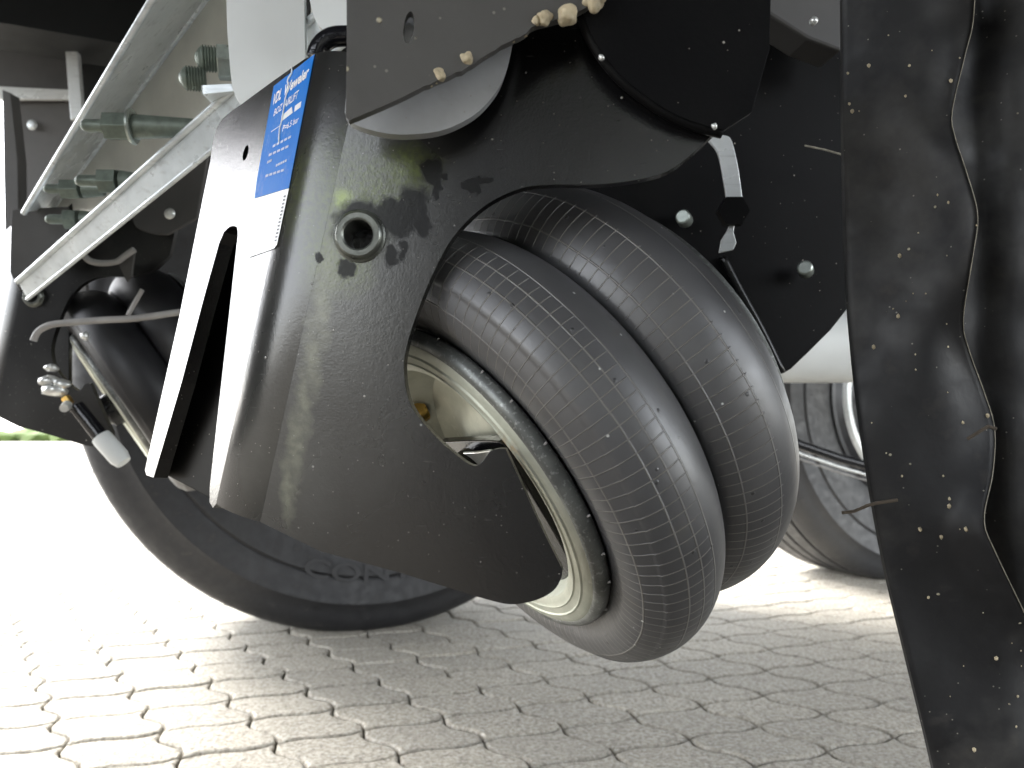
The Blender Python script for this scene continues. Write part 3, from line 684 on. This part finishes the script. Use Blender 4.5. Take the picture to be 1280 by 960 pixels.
plate('left_post', [(3, 112), (13, 116), (22, 200), (24, 380), (8, 395)], flatz(1.05), .02, M_panel, None, origin=P(10, 380, 1.05)); tagk(bpy.data.objects['left_post'], 'narrow grey brown post along the left margin below the big panel', 'post')
plate('cross_member', [(60, -80), (700, -80), (700, 500), (300, 560), (215, 470), (100, 440), (60, 380)], flatz(1.45), .05, M_dark, None, origin=P(300, 400, 1.45)); tagk(bpy.data.objects['cross_member'], 'dark cross member of the chassis filling the gaps behind the rail', 'cross member')
plate('green_sheet', [(125, -60), (240, -60), (150, 90), (140, 60)], flatz(1.3), .004, plain('dark_green_sheet', (.03, .055, .05), .5), None, origin=P(150, 60, 1.3)); tagk(bpy.data.objects['green_sheet'], 'dark green sheet glimpsed above the galvanised rail', 'sheet')
plate('rounded_tab', [(168, 230)] + crom([(164, 270), (170, 284), (190, 292), (208, 293)], 3) + [(226, 284), (246, 272), (262, 180), (200, 180)], flatz(.79), .006, M_panel, None, bevel=.0015, origin=P(200, 290, .92)); tagk(bpy.data.objects['rounded_tab'], 'grey rounded steel tab with one rivet hanging below the rail', 'tab')
lathe('rivet', P(212, 267, .785), cv(0, 0, -1), [(.003, 0), (.002, .004), (0, .006)], M_alu, bpy.data.objects['rounded_tab'], 14)
t = thing('pipe_clip', P(140, 330, .9), 'small curved grey clip under the rail beside the rounded tab', 'clip')
tube('loop', [P(*p, .79) for p in crom([(104, 318), (112, 326), (128, 329), (146, 327), (156, 320), (168, 312)], 3)], .0034, M_hose, t, 8)
plate('tab', [(146, 326), (168, 312), (164, 345), (158, 352)], flatz(.795), .004, M_panel, t)
tube('short_rod', [P(178, 362, .79), P(160, 394, .79)], .0024, M_hose, None, 8, origin=P(168, 380, .95)); tagk(bpy.data.objects['short_rod'], 'short grey rod below the small curved clip', 'rod')
tube('air_hose', [P(*p, .78) for p in crom([(42, 426), (48, 414), (64, 406), (90, 403), (130, 400), (170, 398), (225, 390)], 4)], .0035, M_hose, None, 10, origin=P(60, 406, .78)); tagk(bpy.data.objects['air_hose'], 'thin grey hose curving over the distant air bellow at the left', 'hose')
bm = bmesh.new(); blob_into(bm, P(106, 420, .79), .0045, 1); tagk(link('round_clip', bm, M_alu, None, smooth=3, origin=P(106, 420, .79)), 'small round pale clip just under the thin grey hose', 'clip')

# ---------------------------------------------------------------- wheels
def tyre_prof(Rr, wd):
    return [(wd * .42, Rr * .56), (wd * .46, Rr * .60), (wd * .50, Rr * .70), (wd * .52, Rr * .78), (wd * .505, Rr * .79), (wd * .515, Rr * .80), (wd * .51, Rr * .86), (wd * .517, Rr * .87), (wd * .517, Rr * .88), (wd * .50, Rr * .89), (wd * .475, Rr * .92), (wd * .47, Rr * .935), (wd * .44, Rr * .965), (wd * .40, Rr * .985), (wd * .32, Rr), (wd * .30, Rr), (wd * .295, Rr * .975), (wd * .265, Rr * .975), (wd * .26, Rr), (wd * .1, Rr), (wd * .095, Rr * .975), (wd * .065, Rr * .975), (wd * .06, Rr),
            (-wd * .06, Rr), (-wd * .065, Rr * .975), (-wd * .095, Rr * .975), (-wd * .1, Rr), (-wd * .26, Rr), (-wd * .265, Rr * .975), (-wd * .295, Rr * .975), (-wd * .30, Rr), (-wd * .40, Rr * .985), (-wd * .47, Rr * .935), (-wd * .52, Rr * .78), (-wd * .42, Rr * .56)]
def wheel(cpos, ax, Rr, wd, mat, label, text=None, trot=0, rimmat=None):
    t = thing('wheel', V((cpos.x, cpos.y, 0)), label, 'wheel', 'trailer wheels')
    ty = lathe('tyre', cpos, ax, tyre_prof(Rr, wd), mat, t, 96, R(45))
    rp = [(wd * .42, Rr * .56), (wd * .45, Rr * .565), (wd * .455, Rr * .545), (wd * .40, Rr * .53), (wd * .2, Rr * .50), (wd * .12, Rr * .44), (wd * .2, Rr * .34), (wd * .24, Rr * .26), (wd * .24, Rr * .18), (wd * .3, Rr * .175), (wd * .34, Rr * .15), (wd * .34, 0)]
    rm = lathe('rim', cpos, ax, rp, rimmat or M_galv2, t, 72, R(40))
    a, u, v = frame(ax)
    if rimmat:
        lathe('trim_ring', cpos, ax, [(wd * .46, Rr * .50), (wd * .49, Rr * .485), (wd * .49, Rr * .46), (wd * .46, Rr * .445)], M_galv2, rm, 64)
        lathe('hub', cpos, ax, [(wd * .3, .10), (wd * .45, .095), (wd * .47, .08), (wd * .47, 0)], M_galv2, rm, 32)
    for k in range(10):
        th = 2 * math.pi * k / 10; q = cpos + a * wd * .24 + (u * math.cos(th) + v * math.sin(th)) * Rr * .225
        bm = bmesh.new(); hexa(bm, q, a, .016, .028, 6); link('wheel_nut', bm, M_zinc, rm)
    if text:
        me = text_mesh(text, .015); bm = bmesh.new(); bm.from_mesh(me); xs = [v_.co.x for v_ in bm.verts]; mid_ = (min(xs) + max(xs)) / 2
        down = -V((0, 0, 1)); dn_ = (down - a * down.dot(a)).normalized(); rt = a.cross(dn_)        # points to the viewer's right at the bottom
        if rt.x < 0: rt = -rt
        sz = .050
        for v_ in bm.verts:
            rad = Rr * .80 - v_.co.y * sz; ang = (v_.co.x - mid_) * sz * 1.5 / (Rr * .77) + trot
            v_.co = cpos + (dn_ * math.cos(ang) + rt * math.sin(ang)) * rad + a * (wd * .523 + .0005)
        bmesh.ops.recalc_face_normals(bm, faces=bm.faces); link('lettering', bm, M_letter, ty)
    return t
g1 = G(440, 790)
Rw = .56; wheel(V((g1.x - .01, g1.y + .14, Rw - .008)), V((.375, -.927, 0)), Rw, .33, M_tyre, 'big black trailer tyre behind the bracket on the left, standing on the bright paving', 'CONTINENTAL', .27)
g2 = G(1085, 722)
M_darkrim = plain('dark_rim_paint', (.03, .03, .032), .35, 0, .4, 20)
wheel(V((g2.x + .07, g2.y + .10, .49)), V((.375, -.927, 0)), .50, .30, M_tyre2, 'dusty grey trailer tyre with pale rim at the right between bellow and mud flap', rimmat=M_darkrim)
NW = TO + TL * -.45 + TW * 2.27  # unseen wheel, added and shifted along the axle line to darken reflections
wheel(V((NW.x, NW.y, .56)), -TW, .56, .33, M_tyre, 'unseen near side trailer tyre added behind the camera to darken reflections')
tube('axle_tube', [P(900, 432, 1.35), P(1300, 432, 1.35)], .068, M_white, None, 40, origin=P(1000, 432, 1.35)); tagk(bpy.data.objects['axle_tube'], 'pale grey axle tube crossing between the black plate and the mud flap', 'axle tube')
t = thing('brake_pipe', P(1040, 570, 1.5), 'black pipe with bright lower edge slanting in front of the right wheel', 'pipe')
tube('pipe', [P(960, 538, 1.5), P(1000, 556, 1.5), P(1050, 573, 1.5), P(1120, 592, 1.5)], .0095, M_gloss, t, 12)
tube('bright_wire', [P(960, 549, 1.49), P(1000, 567, 1.49), P(1050, 584, 1.49), P(1120, 604, 1.49)], .003, M_alu, t, 8)
tube('wire', [P(960, 556, 1.5), P(1000, 574, 1.5), P(1050, 591, 1.5), P(1120, 611, 1.5)], .002, M_hose, t, 8)

# ---------------------------------------------------------------- mud flap
t = thing('mud_flap', P(1165, 960, .40), 'black rubber mud flap spattered with dirt hanging down the right side', 'mud flap')
Lp = [(1052, -80), (1053, 0), (1054, 160), (1058, 330), (1065, 430), (1075, 520), (1090, 620), (1108, 715), (1132, 815), (1160, 930), (1180, 1020), (1195, 1080)]
Cp = [(1220, -80), (1217, 20), (1206, 70), (1190, 140), (1194, 172), (1208, 215), (1222, 268), (1216, 320), (1204, 400), (1212, 440), (1230, 490), (1243, 535), (1241, 590), (1230, 650), (1244, 690), (1275, 755), (1300, 810), (1330, 900), (1350, 1080)]
def resample(pts, ys):
    c_ = crom(pts, 8); out = []
    for y in ys:
        for a, b in zip(c_, c_[1:]):
            if a[1] <= y <= b[1]: out.append((a[0] + (b[0] - a[0]) * (y - a[1]) / max(1e-6, b[1] - a[1]), y)); break
        else: out.append((c_[-1][0], y))
    return out
YS = [-70 + i * 9.5 for i in range(120)]
def ribbon(name, Lq, Rq, zf, cols, thick, mats):
    bm = bmesh.new(); F = []; B = []
    for (a, b, y) in zip(Lq, Rq, YS):
        rf = []; rb = []
        for j in range(cols + 1):
            s_ = j / cols; x = a[0] + (b[0] - a[0]) * s_; z = zf(s_, x, y); rf.append(bm.verts.new(P(x, y, z))); rb.append(bm.verts.new(P(x, y, z) + cF * thick))
        F.append(rf); B.append(rb)
    for i in range(len(F) - 1):
        for j in range(cols):
            for G_ in (F, B):
                f = bm.faces.new((G_[i][j], G_[i][j + 1], G_[i + 1][j + 1], G_[i + 1][j])); f.smooth = True
        for j in (0, cols):
            f = bm.faces.new((F[i][j], F[i + 1][j], B[i + 1][j], B[i][j])); f.material_index = 1 if j else 0
    for i in (0, len(F) - 1):
        for j in range(cols): bm.faces.new((F[i][j], F[i][j + 1], B[i][j + 1], B[i][j]))
    bmesh.ops.recalc_face_normals(bm, faces=bm.faces)
    return link(name, bm, mats, t)
def zleft(s_, x, y):
    return .385 - .022 * s_ + .006 * math.sin(y / 170 + 1 + s_ * 2) + .004 * noise.noise(V((x / 90, y / 120, 0))) + (.012 * math.exp(-((s_ - 1) / .25) ** 2) * math.sin(y / 62))
def zright(s_, x, y):
    return .372 - .010 * s_ + .005 * math.sin(y / 120 + 2 + s_ * 3) + .003 * noise.noise(V((x / 60, y / 80, 5))) + .010 * math.exp(-((x - 1222) / 30) ** 2)
Lq = resample(Lp, YS); Cq = resample(Cp, YS)
ribbon('front_layer', Lq, Cq, zleft, 22, .003, [M_flap, M_cut])
ribbon('rear_layer', [(a[0] - 40, a[1]) for a in Cq], [(1420 + 0 * a[0], a[1]) for a in Cq], lambda s_, x, y: zright(s_, x, y) + .022, 22, .003, [M_flap, M_flap])
CE = [P(x + .3, y, zleft(1, x, y) - .0001) for (x, y) in Cq]
bm = bmesh.new(); tube_into(bm, CE, .0002, 6); link('cut_edge', bm, M_cut, t, smooth=3)
bm = bmesh.new()
for k in range(60):
    i = random.randrange(2, len(YS) - 2); s_ = random.random() ** .8; y = YS[i]
    a, b = Lq[i][0], Cq[i][0]; x = a + (b - a) * s_
    blob_into(bm, P(x, y, zleft(s_, x, y) - .0002), random.choice((.3, .4, .5, .7, 1.0)) * .0011, k, (1, .6, 1.2), 1)
o = link('mud_specks', bm, M_mud, t, smooth=3); o['kind'] = 'stuff'
def twig(pts, label):
    o = tube('twig', [P(*p) for p in pts], .0009, M_twig, None, 6, origin=P(*pts[0])); tagk(o, label, 'twig', 'twigs on the mud flap'); return o
twig([(1209, 549, .352), (1222, 541, .350), (1235, 533, .35), (1245, 536, .35)], 'short dark twig stuck near the cut edge of the mud flap')
twig([(1052, 641, .374), (1068, 639, .372), (1084, 632, .366), (1095, 629, .364), (1122, 625, .362)], 'thin pale twig poking out past the left edge of the mud flap')
for o in list(bpy.data.objects):
    if '_o' in o: del o['_o']
